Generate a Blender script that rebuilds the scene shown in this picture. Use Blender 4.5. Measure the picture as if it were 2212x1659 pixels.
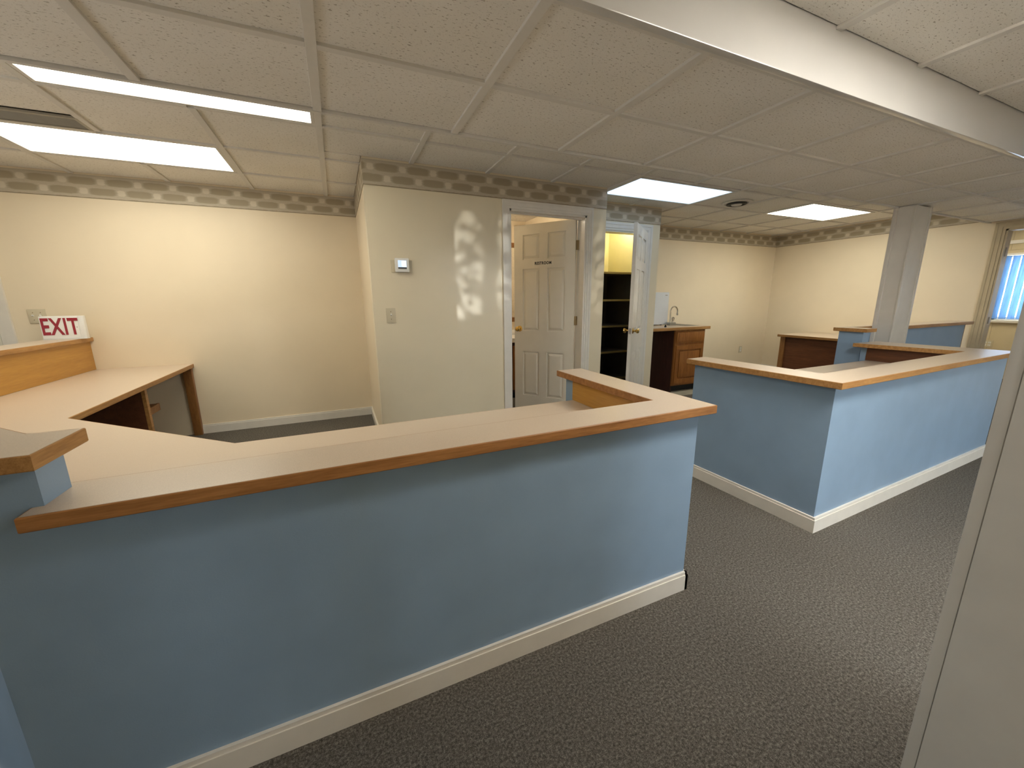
import bpy, bmesh, math, random
from mathutils import Vector, Matrix
random.seed(7)
for o in list(bpy.data.objects): bpy.data.objects.remove(o)
S = bpy.context.scene
C = S.collection
# ------------------------------------------------------------------ camera
R = [[0.9143478491891303, -0.4048507243722697, -0.007993851290828054],
     [-0.09255875849624395, -0.18974208501522286, -0.9774614147881797],
     [0.39420919181171477, 0.8944796432280193, -0.21096274775853247]]
cd = bpy.data.cameras.new('camera'); cam = bpy.data.objects.new('camera', cd); C.objects.link(cam)
m = Matrix.Identity(4)
for i in range(3):
    m[i][0] = R[0][i]; m[i][1] = -R[1][i]; m[i][2] = -R[2][i]
m[2][3] = 1.27
cam.matrix_world = m
cd.sensor_width = 36; cd.lens = 13.6213; cd.clip_start = 0.02; cd.clip_end = 200
S.camera = cam
# ------------------------------------------------------------------ world / exposure
W = bpy.data.worlds.new('world'); S.world = W; W.use_nodes = True
bg = W.node_tree.nodes['Background']
bg.inputs[0].default_value = (0.93, 0.965, 1.0, 1); bg.inputs[1].default_value = 11.5
S.view_settings.view_transform = 'Standard'; S.view_settings.look = 'None'
S.view_settings.gamma = 1; S.view_settings.use_curve_mapping = False
S.view_settings.exposure = 0.76
sd = bpy.data.lights.new('sun', 'SUN'); sd.energy = .55; sd.angle = .007; sd.color = (1, .95, .86)
sun = bpy.data.objects.new('sun', sd); C.objects.link(sun)
sun.rotation_euler = Vector((-1.40, 5.73, -.10)).to_track_quat('-Z', 'Y').to_euler()
LAMP = dict(left=5.1, cool=1.3, right=9.2, front=22.0, unseen=2.5, next=6.0)   # troffer radiance

# ------------------------------------------------------------------ materials
def newmat(name):
    mt = bpy.data.materials.new(name); mt.use_nodes = True
    nt = mt.node_tree; b = nt.nodes['Principled BSDF']
    return mt, nt, b
def tex(nt, scale=(1, 1, 1), coord='Object', rot=(0, 0, 0)):
    tc = nt.nodes.new('ShaderNodeTexCoord'); mp = nt.nodes.new('ShaderNodeMapping')
    mp.inputs['Scale'].default_value = scale; mp.inputs['Rotation'].default_value = rot
    nt.links.new(tc.outputs[coord], mp.inputs[0]); return mp.outputs[0]
def noise(nt, vec, scale, detail=2, rough=.5):
    n = nt.nodes.new('ShaderNodeTexNoise'); n.inputs['Scale'].default_value = scale
    n.inputs['Detail'].default_value = detail; n.inputs['Roughness'].default_value = rough
    nt.links.new(vec, n.inputs['Vector']); return n.outputs['Fac']
def ramp(nt, fac, stops):
    r = nt.nodes.new('ShaderNodeValToRGB'); e = r.color_ramp.elements
    while len(e) < len(stops): e.new(0.5)
    for i, (p, c) in enumerate(stops):
        e[i].position = p; e[i].color = (*c, 1)
    nt.links.new(fac, r.inputs[0]); return r.outputs[0]
def bump(nt, b, fac, strength, dist=.002):
    n = nt.nodes.new('ShaderNodeBump'); n.inputs['Strength'].default_value = strength
    n.inputs['Distance'].default_value = dist
    nt.links.new(fac, n.inputs['Height']); nt.links.new(n.outputs[0], b.inputs['Normal'])
def paint(name, col, rough=.6, var=.04, sc=9, bmp=.12, spec=.4):
    mt, nt, b = newmat(name)
    v = tex(nt); f = noise(nt, v, sc, 3)
    lo = tuple(c * (1 - var) for c in col); hi = tuple(min(1, c * (1 + var)) for c in col)
    nt.links.new(ramp(nt, f, [(.3, lo), (.7, hi)]), b.inputs['Base Color'])
    b.inputs['Roughness'].default_value = rough; b.inputs['Specular IOR Level'].default_value = spec
    if bmp: bump(nt, b, noise(nt, v, 260, 2), bmp, .001)
    return mt
def metal(name, col, rough=.25):
    mt, nt, b = newmat(name)
    f = noise(nt, tex(nt), 60, 2)
    nt.links.new(ramp(nt, f, [(.3, tuple(c * .85 for c in col)), (.7, col)]), b.inputs['Base Color'])
    b.inputs['Metallic'].default_value = 1; b.inputs['Roughness'].default_value = rough
    return mt
def wood(name, dark, light, axis='X', rough=.42, fine=1.0):
    mt, nt, b = newmat(name)
    sc = {'X': (1.2, 16, 16), 'Y': (16, 1.2, 16), 'Z': (16, 16, 1.2)}[axis]
    v = tex(nt, tuple(s * fine for s in sc))
    f1 = noise(nt, v, 3.2, 5, .62)
    v2 = tex(nt, tuple(s * 5 * fine for s in sc)); f2 = noise(nt, v2, 4, 2)
    mx = nt.nodes.new('ShaderNodeMix'); mx.inputs[0].default_value = .35
    nt.links.new(f1, mx.inputs[2]); nt.links.new(f2, mx.inputs[3])
    col = ramp(nt, mx.outputs[0], [(.32, dark), (.5, tuple((a + c) / 2 for a, c in zip(dark, light))), (.66, light)])
    nt.links.new(col, b.inputs['Base Color'])
    b.inputs['Roughness'].default_value = rough; b.inputs['Specular IOR Level'].default_value = .4
    bump(nt, b, mx.outputs[0], .15, .001)
    return mt
def emit(name, col, strength, band=None):
    mt, nt, b = newmat(name)
    em = nt.nodes.new('ShaderNodeEmission'); em.inputs[1].default_value = strength
    f = noise(nt, tex(nt, (90, 90, 90)), 1.0, 1)
    nt.links.new(ramp(nt, f, [(.2, tuple(c * .96 for c in col)), (.8, col)]), em.inputs[0])
    nt.links.new(em.outputs[0], nt.nodes['Material Output'].inputs[0])
    return mt
M = {}
M['wall'] = paint('wall_cream_paint', (.80, .685, .51), .45, .02, 3)
M['wall_gloss'] = paint('wall_pale_gloss_paint', (.76, .67, .50), .28, .02, 3, .05)
M['white'] = paint('trim_white_paint', (.74, .70, .635), .35, .03, 14, .05)
M['door'] = paint('door_white_paint', (.70, .66, .575), .38, .02, 10, .05)
M['blue'] = paint('counter_blue_paint', (.255, .362, .495), .42, .05, 5, .18)
M['fascia'] = paint('fascia_gloss_white', (.60, .585, .56), .12, .02, 4, 0, .6)
M['tee'] = paint('grid_white_enamel', (.71, .68, .63), .75, .02, 20, 0)
M['column'] = paint('column_white_paint', (.66, .61, .54), .4, .03, 10, .05)
M['jamb'] = paint('jamb_satin_paint', (.66, .62, .56), .4, .03, 10, .05)
M['tan'] = paint('tan_trim_paint', (.50, .41, .27), .45, .05, 10, .05)
M['ground'] = paint('asphalt', (.10, .10, .10), .9, .1, 4, 0)
M['plate'] = paint('plate_ivory_plastic', (.60, .53, .385), .35, .02, 20, 0)
M['plastic'] = paint('white_plastic', (.82, .81, .78), .35, .01, 20, 0)
M['fridge'] = paint('white_enamel', (.66, .68, .72), .3, .01, 20, 0)
M['black'] = paint('black_vinyl', (.012, .012, .013), .5, .1, 30, 0)
M['red'] = paint('red_enamel', (.30, .018, .03), .4, .05, 30, 0)
M['decal'] = paint('decal_white', (.72, .685, .60), .3, .01, 20, 0)
M['vinyl'] = paint('kitchen_vinyl_floor', (.40, .37, .29), .4, .1, 6, 0)
M['yellow'] = paint('closet_yellow_paint', (.84, .78, .48), .5, .04, 4)
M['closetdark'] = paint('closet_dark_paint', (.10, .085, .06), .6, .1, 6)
M['shelfwood'] = wood('closet_shelf_wood', (.30, .21, .07), (.50, .38, .14), 'X')
M['oakX'] = wood('oak_edge_x', (.28, .125, .035), (.52, .28, .095), 'X')
M['oakY'] = wood('oak_edge_y', (.28, .125, .035), (.52, .28, .095), 'Y')
M['panelY'] = wood('golden_birch_panel', (.42, .20, .035), (.55, .29, .06), 'Y', .3, .4)
M['redX'] = wood('amber_oak_edge', (.26, .105, .03), (.47, .22, .07), 'X')
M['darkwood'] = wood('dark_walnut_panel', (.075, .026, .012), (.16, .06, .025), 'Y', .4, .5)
M['darkedge'] = wood('walnut_edge', (.16, .075, .02), (.30, .15, .045), 'Y')
M['postwood'] = wood('walnut_post', (.18, .075, .022), (.34, .16, .05), 'Z')
M['cabwood'] = wood('cherry_cabinet', (.20, .07, .016), (.36, .145, .035), 'Z', .35)
M['cabdark'] = wood('cabinet_side_veneer', (.035, .014, .012), (.07, .026, .02), 'Z', .4)
M['brass'] = metal('polished_brass', (.80, .56, .20), .18)
M['bronze'] = metal('aged_bronze', (.20, .14, .07), .4)
M['chrome'] = metal('brushed_nickel', (.70, .66, .58), .2)
M['steel'] = metal('sink_steel', (.55, .54, .5), .3)
M['mirror'] = metal('mirror_silver', (.85, .85, .84), .03)
M['vent'] = paint('vent_grey_enamel', (.34, .31, .25), .4, .05, 20, 0)
M['ventdark'] = paint('vent_dark_core', (.03, .026, .02), .6, .1, 20, 0)
M['panel2'] = paint('tan_panelling', (.62, .52, .34), .5, .04, 6)
M['diff_warm'] = emit('diffuser_warm', (1.0, .955, .80), LAMP['left'])
M['diff_cool'] = emit('diffuser_cool', (.55, .76, 1.0), LAMP['cool'])
M['diff_right'] = emit('diffuser_bright', (1.0, .96, .80), LAMP['right'])
M['diff_front'] = emit('diffuser_added_front', (1.0, .95, .86), LAMP['front'])
M['diff_unseen'] = emit('diffuser_added_left', (1.0, .93, .78), LAMP['unseen'])
M['diff_next'] = emit('diffuser_next_room', (1.0, .90, .66), LAMP['next'])
M['lamp_restroom'] = emit('restroom_globe', (1.0, .88, .68), 26)
M['bulb'] = emit('bulb_glow', (1.0, .93, .66), 110)
M['lcd'] = emit('lcd_glow', (.50, .62, .80), .85)
M['lcdwhite'] = emit('lcd_digits', (.88, .93, 1.0), 1.0)
M['lcdgrey'] = paint('lcd_grey', (.10, .11, .12), .3, .05, 30, 0)

def laminate():
    mt, nt, b = newmat('counter_beige_laminate')
    v = tex(nt)
    f = noise(nt, v, 420, 2, .7)
    nt.links.new(ramp(nt, f, [(.3, (.56, .45, .345)), (.7, (.66, .54, .42))]), b.inputs['Base Color'])
    b.inputs['Roughness'].default_value = .3; b.inputs['Specular IOR Level'].default_value = .45
    return mt
M['lam'] = laminate()
def carpet():
    mt, nt, b = newmat('grey_loop_carpet')
    v = tex(nt)
    f = noise(nt, v, 420, 4, .85); g = noise(nt, v, 120, 4, .8); q = noise(nt, v, 2.2, 2)
    mx = nt.nodes.new('ShaderNodeMix'); mx.inputs[0].default_value = .5
    nt.links.new(f, mx.inputs[2]); nt.links.new(g, mx.inputs[3])
    c1 = ramp(nt, mx.outputs[0], [(.39, (.030, .026, .022)), (.5, (.108, .097, .083)), (.61, (.29, .265, .23))])
    m2 = nt.nodes.new('ShaderNodeMix'); m2.data_type = 'RGBA'; m2.blend_type = 'MULTIPLY'; m2.inputs[0].default_value = .25
    nt.links.new(c1, m2.inputs[6]); nt.links.new(ramp(nt, q, [(.3, (.7, .7, .7)), (.7, (1, 1, 1))]), m2.inputs[7])
    nt.links.new(m2.outputs[2], b.inputs['Base Color'])
    b.inputs['Roughness'].default_value = .95; b.inputs['Specular IOR Level'].default_value = .1
    bump(nt, b, mx.outputs[0], .45, .005)
    return mt
M['carpet'] = carpet()
def tilemat():
    mt, nt, b = newmat('fissured_ceiling_tile')
    v = tex(nt, (1, 2.2, 1))
    f = noise(nt, v, 62, 3, .6); g = noise(nt, v, 150, 2, .6); q = noise(nt, tex(nt), 1.4, 2)
    c = ramp(nt, f, [(.33, (.40, .36, .30)), (.40, (.83, .80, .75))])
    c2 = ramp(nt, g, [(.30, (.42, .38, .32)), (.36, (1, 1, 1))])
    m2 = nt.nodes.new('ShaderNodeMix'); m2.data_type = 'RGBA'; m2.blend_type = 'MULTIPLY'; m2.inputs[0].default_value = .7
    nt.links.new(c, m2.inputs[6]); nt.links.new(c2, m2.inputs[7])
    m3 = nt.nodes.new('ShaderNodeMix'); m3.data_type = 'RGBA'; m3.blend_type = 'MULTIPLY'; m3.inputs[0].default_value = 1
    nt.links.new(m2.outputs[2], m3.inputs[6]); nt.links.new(ramp(nt, q, [(.3, (.94, .93, .90)), (.6, (1, 1, 1))]), m3.inputs[7])
    nt.links.new(m3.outputs[2], b.inputs['Base Color'])
    b.inputs['Roughness'].default_value = .9; b.inputs['Specular IOR Level'].default_value = .15
    bump(nt, b, f, .35, .002)
    return mt
M['tile'] = tilemat()
def bordermat():
    # printed wallpaper frieze: two staggered rows of brown lozenges with pale dabs between; UV.x in metres, UV.y 0..1
    mt, nt, b = newmat('wallpaper_border_print')
    uv = nt.nodes.new('ShaderNodeTexCoord').outputs['UV']
    wob = noise(nt, uv, 18, 2)
    sp = nt.nodes.new('ShaderNodeSeparateXYZ'); nt.links.new(uv, sp.inputs[0])
    def mth(op, a, c=None, d=None):
        n = nt.nodes.new('ShaderNodeMath'); n.operation = op
        for i, x in enumerate((a, c, d)):
            if x is None: continue
            if isinstance(x, (int, float)): n.inputs[i].default_value = x
            else: nt.links.new(x, n.inputs[i])
        return n.outputs[0]
    P = .238
    u = mth('ADD', mth('DIVIDE', sp.outputs[0], P), mth('MULTIPLY', mth('SUBTRACT', wob, .5), .10)); v = mth('ADD', sp.outputs[1], mth('MULTIPLY', mth('SUBTRACT', wob, .5), .06))
    def lozenge(off, vc, hw, hv, soft):
        du = mth('SUBTRACT', mth('FRACT', mth('ADD', u, off)), .5)
        a = mth('POWER', mth('ABSOLUTE', mth('DIVIDE', du, hw)), 4)
        c = mth('POWER', mth('ABSOLUTE', mth('DIVIDE', mth('SUBTRACT', v, vc), hv)), 4)
        s = mth('ADD', a, c)
        n = nt.nodes.new('ShaderNodeMapRange'); n.inputs[1].default_value = 1 + soft; n.inputs[2].default_value = 1 - soft
        nt.links.new(s, n.inputs[0]); return n.outputs[0]
    l1 = lozenge(0, .73, .36, .155, .45); l2 = lozenge(.5, .30, .36, .155, .45)
    d1 = lozenge(.5, .73, .10, .13, .6); d2 = lozenge(0, .30, .10, .13, .6)
    brown = mth('MAXIMUM', l1, l2); pale = mth('MAXIMUM', d1, d2)
    base = ramp(nt, noise(nt, uv, 60, 3), [(.3, (.47, .41, .31)), (.7, (.53, .465, .36))])
    def mix(fac, A, col):
        n = nt.nodes.new('ShaderNodeMix'); n.data_type = 'RGBA'
        nt.links.new(fac, n.inputs[0]); nt.links.new(A, n.inputs[6]); n.inputs[7].default_value = (*col, 1); return n.outputs[2]
    c = mix(brown, base, (.36, .30, .205)); c = mix(pale, c, (.63, .565, .45))
    edge = mth('LESS_THAN', v, .035)
    c = mix(edge, c, (.28, .23, .15))
    nt.links.new(c, b.inputs['Base Color']); b.inputs['Roughness'].default_value = .55
    return mt
M['border'] = bordermat()
def blindmat():
    mt, nt, b = newmat('vertical_blind_vinyl')
    f = noise(nt, tex(nt, (30, 30, 2)), 2, 2)
    c = ramp(nt, f, [(.3, (.20, .31, .46)), (.7, (.26, .38, .53))])
    nt.links.new(c, b.inputs['Base Color']); b.inputs['Roughness'].default_value = .5
    t = nt.nodes.new('ShaderNodeBsdfTranslucent'); nt.links.new(c, t.inputs[0])
    mx = nt.nodes.new('ShaderNodeMixShader'); mx.inputs[0].default_value = .7
    nt.links.new(b.outputs[0], mx.inputs[1]); nt.links.new(t.outputs[0], mx.inputs[2])
    nt.links.new(mx.outputs[0], nt.nodes['Material Output'].inputs[0])
    return mt
M['blind'] = blindmat()
def glassmat():
    mt, nt, b = newmat('window_glass')
    t = nt.nodes.new('ShaderNodeBsdfTransparent'); t.inputs[0].default_value = (.93, .96, .97, 1)
    g = nt.nodes.new('ShaderNodeBsdfGlossy'); g.inputs['Roughness'].default_value = .02
    mx = nt.nodes.new('ShaderNodeMixShader'); mx.inputs[0].default_value = .06
    nt.links.new(t.outputs[0], mx.inputs[1]); nt.links.new(g.outputs[0], mx.inputs[2])
    nt.links.new(mx.outputs[0], nt.nodes['Material Output'].inputs[0])
    return mt
M['glass'] = glassmat()

# ------------------------------------------------------------------ mesh helpers
class MB:
    def __init__(s): s.bm = bmesh.new()
    def box(s, x0, x1, y0, y1, z0, z1, bev=0):
        bm = s.bm if not bev else bmesh.new()
        v = [bm.verts.new(p) for p in ((x0,y0,z0),(x1,y0,z0),(x1,y1,z0),(x0,y1,z0),(x0,y0,z1),(x1,y0,z1),(x1,y1,z1),(x0,y1,z1))]
        for f in ((3,2,1,0),(4,5,6,7),(0,1,5,4),(1,2,6,5),(2,3,7,6),(3,0,4,7)): bm.faces.new([v[i] for i in f])
        if bev:
            bmesh.ops.bevel(bm, geom=bm.edges[:], offset=bev, segments=2, affect='EDGES', profile=.6)
            s.join(bm)
        return s
    def join(s, bm):
        me = bpy.data.meshes.new('t'); bm.to_mesh(me); bm.free(); s.bm.from_mesh(me); bpy.data.meshes.remove(me)
    def prism(s, poly, z0, z1):
        bm = s.bm
        a = [bm.verts.new((x, y, z0)) for x, y in poly]; b = [bm.verts.new((x, y, z1)) for x, y in poly]
        n = len(poly)
        bm.faces.new(a[::-1]); bm.faces.new(b)
        for i in range(n): bm.faces.new((a[i], a[(i+1) % n], b[(i+1) % n], b[i]))
        return s
    def ring(s, outer, inner, z0, z1, ch=.003):
        # closed ring between two outlines with a small chamfer on the outer top and bottom edges
        bm = s.bm; n = len(outer)
        mid = [(o[0] + (i[0]-o[0]) * .35, o[1] + (i[1]-o[1]) * .35) for o, i in zip(outer, inner)]
        prof = [(inner, z0), (mid, z0), (outer, z0 + ch), (outer, z1 - ch), (mid, z1), (inner, z1)]
        rows = [[bm.verts.new((x, y, z)) for x, y in p] for p, z in prof]
        for r in range(len(rows)):
            A, B = rows[r], rows[(r+1) % len(rows)]
            for i in range(n):
                j = (i+1) % n; bm.faces.new((A[i], A[j], B[j], B[i]))
        return s
    def cyl(s, p0, p1, r0, r1=None, seg=16):
        r1 = r0 if r1 is None else r1
        p0, p1 = Vector(p0), Vector(p1); d = p1 - p0
        q = Vector((0, 0, 1)).rotation_difference(d.normalized()).to_matrix()
        A = [s.bm.verts.new(p0 + q @ Vector((r0 * math.cos(t), r0 * math.sin(t), 0))) for t in (2*math.pi*i/seg for i in range(seg))]
        B = [s.bm.verts.new(p1 + q @ Vector((r1 * math.cos(t), r1 * math.sin(t), 0))) for t in (2*math.pi*i/seg for i in range(seg))]
        for i in range(seg): s.bm.faces.new((A[i], A[(i+1) % seg], B[(i+1) % seg], B[i]))
        s.bm.faces.new(A[::-1]); s.bm.faces.new(B); return s
    def lathe(s, o, axis, prof, seg=20):
        o = Vector(o); q = Vector((0, 0, 1)).rotation_difference(Vector(axis).normalized()).to_matrix(); rows = []
        for h, r in prof:
            rows.append([s.bm.verts.new(o + q @ Vector((max(r, 1e-4) * math.cos(2*math.pi*i/seg), max(r, 1e-4) * math.sin(2*math.pi*i/seg), h))) for i in range(seg)])
        for a in range(len(rows) - 1):
            for i in range(seg): s.bm.faces.new((rows[a][i], rows[a][(i+1) % seg], rows[a+1][(i+1) % seg], rows[a+1][i]))
        s.bm.faces.new(rows[0][::-1]); s.bm.faces.new(rows[-1]); return s
    def tube(s, pts, r, seg=10):
        pts = [Vector(p) for p in pts]; rows = []
        for i, p in enumerate(pts):
            d = (pts[min(i+1, len(pts)-1)] - pts[max(i-1, 0)]).normalized()
            q = Vector((0, 0, 1)).rotation_difference(d).to_matrix()
            rr = r[i] if isinstance(r, (list, tuple)) else r
            rows.append([s.bm.verts.new(p + q @ Vector((rr * math.cos(2*math.pi*k/seg), rr * math.sin(2*math.pi*k/seg), 0))) for k in range(seg)])
        for a in range(len(rows)-1):
            # match nearest start vertex so the tube does not twist
            best = min(range(seg), key=lambda k: (rows[a+1][k].co - pts[a+1] - (rows[a][0].co - pts[a])).length)
            rows[a+1] = rows[a+1][best:] + rows[a+1][:best]
            for i in range(seg): s.bm.faces.new((rows[a][i], rows[a][(i+1) % seg], rows[a+1][(i+1) % seg], rows[a+1][i]))
        s.bm.faces.new(rows[0][::-1]); s.bm.faces.new(rows[-1]); return s
    def build(s, name, mat, parent=None, smooth=False, loc=None, rot=None, label=None):
        bmesh.ops.recalc_face_normals(s.bm, faces=s.bm.faces[:])
        me = bpy.data.meshes.new(name); s.bm.to_mesh(me); s.bm.free()
        o = bpy.data.objects.new(name, me); C.objects.link(o)
        me.materials.append(M[mat] if isinstance(mat, str) else mat)
        if smooth:
            for p in me.polygons: p.use_smooth = True
            me.set_sharp_from_angle(angle=math.radians(35))
        if loc: o.location = loc
        if rot: o.rotation_euler = rot
        if parent: o.parent = parent
        if label: o['label'] = label
        return o
def box(name, mat, x0, x1, y0, y1, z0, z1, parent=None, bev=0, label=None):
    return MB().box(min(x0,x1), max(x0,x1), min(y0,y1), max(y0,y1), min(z0,z1), max(z0,z1), bev).build(name, mat, parent, bev > 0, label=label)
def thing(name, label, cat, loc=(0, 0, 0), rz=0, group=None):
    o = bpy.data.objects.new(name, None); C.objects.link(o); o.empty_display_size = .1
    o.location = loc; o.rotation_euler = (0, 0, rz); o['label'] = label; o['category'] = cat
    if group: o['group'] = group
    return o
def tag(o, label, cat, group=None):
    o['label'] = label; o['category'] = cat
    if group: o['group'] = group
    return o
def struct(o, label=None):
    o['kind'] = 'structure'
    if label: o['label'] = label
    return o
def sempty(name, label, loc=(0, 0, 0), rz=0):
    o = bpy.data.objects.new(name, None); C.objects.link(o); o.empty_display_size = .1
    o.location = loc; o.rotation_euler = (0, 0, rz); return struct(o, label)
def offset(poly, d):
    # inward offset of a counter-clockwise outline, mitred
    n = len(poly); out = []
    for i in range(n):
        p0, p1, p2 = Vector(poly[i-1]), Vector(poly[i]), Vector(poly[(i+1) % n])
        e1 = (p1-p0).normalized(); e2 = (p2-p1).normalized()
        n1 = Vector((-e1.y, e1.x)); n2 = Vector((-e2.y, e2.x))
        k = (n1+n2); k = k / max(1e-6, k.dot(n1))
        out.append(tuple(p1 + k * d))
    return out
def textmesh(name, body, size, mat, parent, mtx, extrude=.001, font_scale=(1, 1), bold=0.0, label=None, spacing=1.0):
    cu = bpy.data.curves.new(name, 'FONT'); cu.body = body; cu.size = size; cu.extrude = extrude
    cu.align_x = 'CENTER'; cu.align_y = 'CENTER'; cu.offset = bold; cu.space_character = spacing
    t = bpy.data.objects.new(name + '_tmp', cu); C.objects.link(t)
    bpy.context.view_layer.update()
    me = bpy.data.meshes.new_from_object(t.evaluated_get(bpy.context.evaluated_depsgraph_get()))
    bpy.data.objects.remove(t); bpy.data.curves.remove(cu)
    me.transform(Matrix.Diagonal((font_scale[0], font_scale[1], 1, 1)))
    me.materials.clear(); me.materials.append(M[mat])
    o = bpy.data.objects.new(name, me); C.objects.link(o); o.parent = parent; o.matrix_local = mtx
    if label: o['label'] = label
    return o
def face_south(x, y, z):      # text matrix: reads along +X, faces -Y
    return Matrix.Translation((x, y, z)) @ Matrix.Rotation(math.pi/2, 4, 'X')

# ------------------------------------------------------------------ setting: floor
XL, XR, YF, YB = -3.5, 7.05, -2.4, 4.60
ZC, ZS, ZF = 2.31, 2.102, 2.285           # back ceiling, dropped soffit, front ceiling
struct(box('floor', 'carpet', XL - .2, 9.8, YF - .2, 5.3, -.1, 0), 'speckled grey-brown loop carpet running between the counters')
kf = box('floor_kitchenette', 'vinyl', 3.62, 4.95, 3.70, 4.60, 0, .004); struct(kf, 'pale vinyl floor patch in front of the sink cabinet')

# ------------------------------------------------------------------ ceilings
GX = .6275
def rect_sub(r, blk):
    x0, x1, y0, y1 = r; a0, a1, b0, b1 = blk
    if x1 <= a0 or x0 >= a1 or y1 <= b0 or y0 >= b1: return [r]
    out = []
    if y0 < b0: out.append((x0, x1, y0, b0)); y0 = b0
    if y1 > b1: out.append((x0, x1, b1, y1)); y1 = b1
    if x0 < a0: out.append((x0, a0, y0, y1))
    if x1 > a1: out.append((a1, x1, y0, y1))
    return out
tile_cache = {}
def put_tile(parent, x0, x1, y0, y1, z):
    w, d = round(x1-x0, 3), round(y1-y0, 3)
    if w < .05 or d < .05: return
    key = (w, d)
    if key not in tile_cache:
        o = MB().box(-w/2+.004, w/2-.004, -d/2+.004, d/2-.004, 0, .015, .0035).build('ceiling_tile', 'tile', parent)
        tile_cache[key] = o.data
    else:
        o = bpy.data.objects.new('ceiling_tile', tile_cache[key]); C.objects.link(o); o.parent = parent
    o.location = ((x0+x1)/2, (y0+y1)/2, z + .011)
def grid(parent, xs, ys, z, holes=(), blocks=()):
    for i in range(len(xs)-1):
        for j in range(len(ys)-1):
            cells = [(xs[i], xs[i+1], ys[j], ys[j+1])]
            for b in list(holes) + list(blocks):
                cells = [q for c in cells for q in rect_sub(c, b)]
            for c in cells: put_tile(parent, *c, z)
    def runner(x0, x1, y0, y1):
        segs = [(x0, x1, y0, y1)]
        for b in blocks: segs = [q for c in segs for q in rect_sub(c, b)]
        for s_ in segs:
            if max(s_[1]-s_[0], s_[3]-s_[2]) > .06:
                MB().box(s_[0], s_[1], s_[2], s_[3], z, z+.012, .0015).build('grid_runner', 'tee', parent)
    for x in xs[1:-1]:
        parts = [(ys[0], ys[-1])]
        for hx0, hx1, hy0, hy1 in holes:
            if hx0 + .05 < x < hx1 - .05:
                parts = [q for (a, b_) in parts for q in ((a, min(b_, hy0-.011)), (max(a, hy1+.011), b_)) if q[1] - q[0] > .03]
        for a, b_ in parts: runner(x-.018, x+.018, a, b_)
    for y in ys[1:-1]:
        for i in range(len(xs)-1):
            a, b_ = xs[i]+.018, xs[i+1]-.018
            if any(h[0] < (a+b_)/2 < h[1] and h[2]+.03 < y < h[3]-.03 for h in holes): continue
            runner(a, b_, y-.014, y+.014)
xs = [XL] + [GX*k for k in range(-5, 12)] + [XR]
REST = (.265, 2.49, 3.33, 5.2); CLOS = (2.49, 3.60, 3.76, 5.2)
L1 = (-2*GX, 0, 2.27, 2.88); L2 = (-3*GX, -GX, 3.49, 4.10)
LP = (4*GX, 6*GX, 2.90, 3.51); LS = (8*GX, 10*GX, 2.90, 3.51); L0 = (-5*GX, -3*GX, 2.88, 3.49)
VENTL = (-3*GX, -2*GX, 3.28, 3.49)
ceil = sempty('ceiling', 'beige fissured tile ceiling over the back rooms')
grid(ceil, xs, [2.15, 2.27, 2.88, 3.49, 4.10, YB], ZC, [L1, L2, LP, LS, L0, VENTL], [REST, CLOS])
box('ceiling_deck', 'vent', XL-.2, XR+.1, 2.13, 5.2, ZC+.16, ZC+.2, ceil)
box('roof_deck', 'vent', XL-.3, XR+.12, YF-.3, 5.25, 2.475, 2.51, ceil)
sof = sempty('ceiling_soffit', 'dropped tiled soffit hanging low over the counters')
grid(sof, xs, [1.125, 1.637, 2.13], ZS)
box('fascia', 'fascia', XL, XR, 1.095, 1.125, ZS-.012, ZF+.03, sof, .004, label='glossy white fascia board')
box('rear_fascia', 'tee', XL, XR, 2.13, 2.15, ZS-.002, ZC+.16, sof)
box('front_angle', 'tee', XL, XR, 1.125, 1.15, ZS-.002, ZS+.01, sof)
fro = sempty('ceiling_front', 'fissured tile ceiling over the walkway in front of the counters')
F1 = (2*GX, 4*GX, -.125, .485); F2 = (-3*GX, -GX, -1.345, -.735); F3 = (7*GX, 9*GX, -1.345, -.735)
grid(fro, xs, [YF, -1.955, -1.345, -.735, -.125, .485, 1.095], ZF, [F1])
box('ceiling_deck', 'vent', XL-.2, XR+.1, YF-.2, 1.12, ZF+.16, ZF+.2, fro)

def troffer(label, r, z, diff, group='recessed fluorescent ceiling lights'):
    x0, x1, y0, y1 = r
    t = thing('ceiling_light', label, 'ceiling light', ((x0+x1)/2, (y0+y1)/2, z), group=group)
    w, d = (x1-x0)/2, (y1-y0)/2
    o = [(-w+.018, -d+.014), (w-.018, -d+.014), (w-.018, d-.014), (-w+.018, d-.014)]
    MB().ring(o, offset(o, .022), .001, .016, .002).build('frame', 'tee', t)
    dp = offset(o, .021)
    MB().prism(dp, .006, .012).build('diffuser', diff, t)
    MB().prism(offset(o, .004), .02, .10).build('housing', 'vent', t)
    return t
troffer('long ceiling light half hidden behind the dropped soffit, left side', L1, ZC, 'diff_warm')
troffer('large bright ceiling light above the desk, next to the left back wall', L2, ZC, 'diff_warm')
troffer('bluish ceiling light beside the restroom wall corner', LP, ZC, 'diff_cool')
troffer('bright cream ceiling light near the white column', LS, ZC, 'diff_right')
troffer('added ceiling light far left of the desk, out of view', L0, ZC, 'diff_unseen')  # unseen extra light, added to raise the light level of the left room
troffer('added ceiling light in the walkway ceiling, out of view', F1, ZF, 'diff_front')  # unseen extra light, added to brighten the counter fronts, bar tops and carpet

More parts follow.
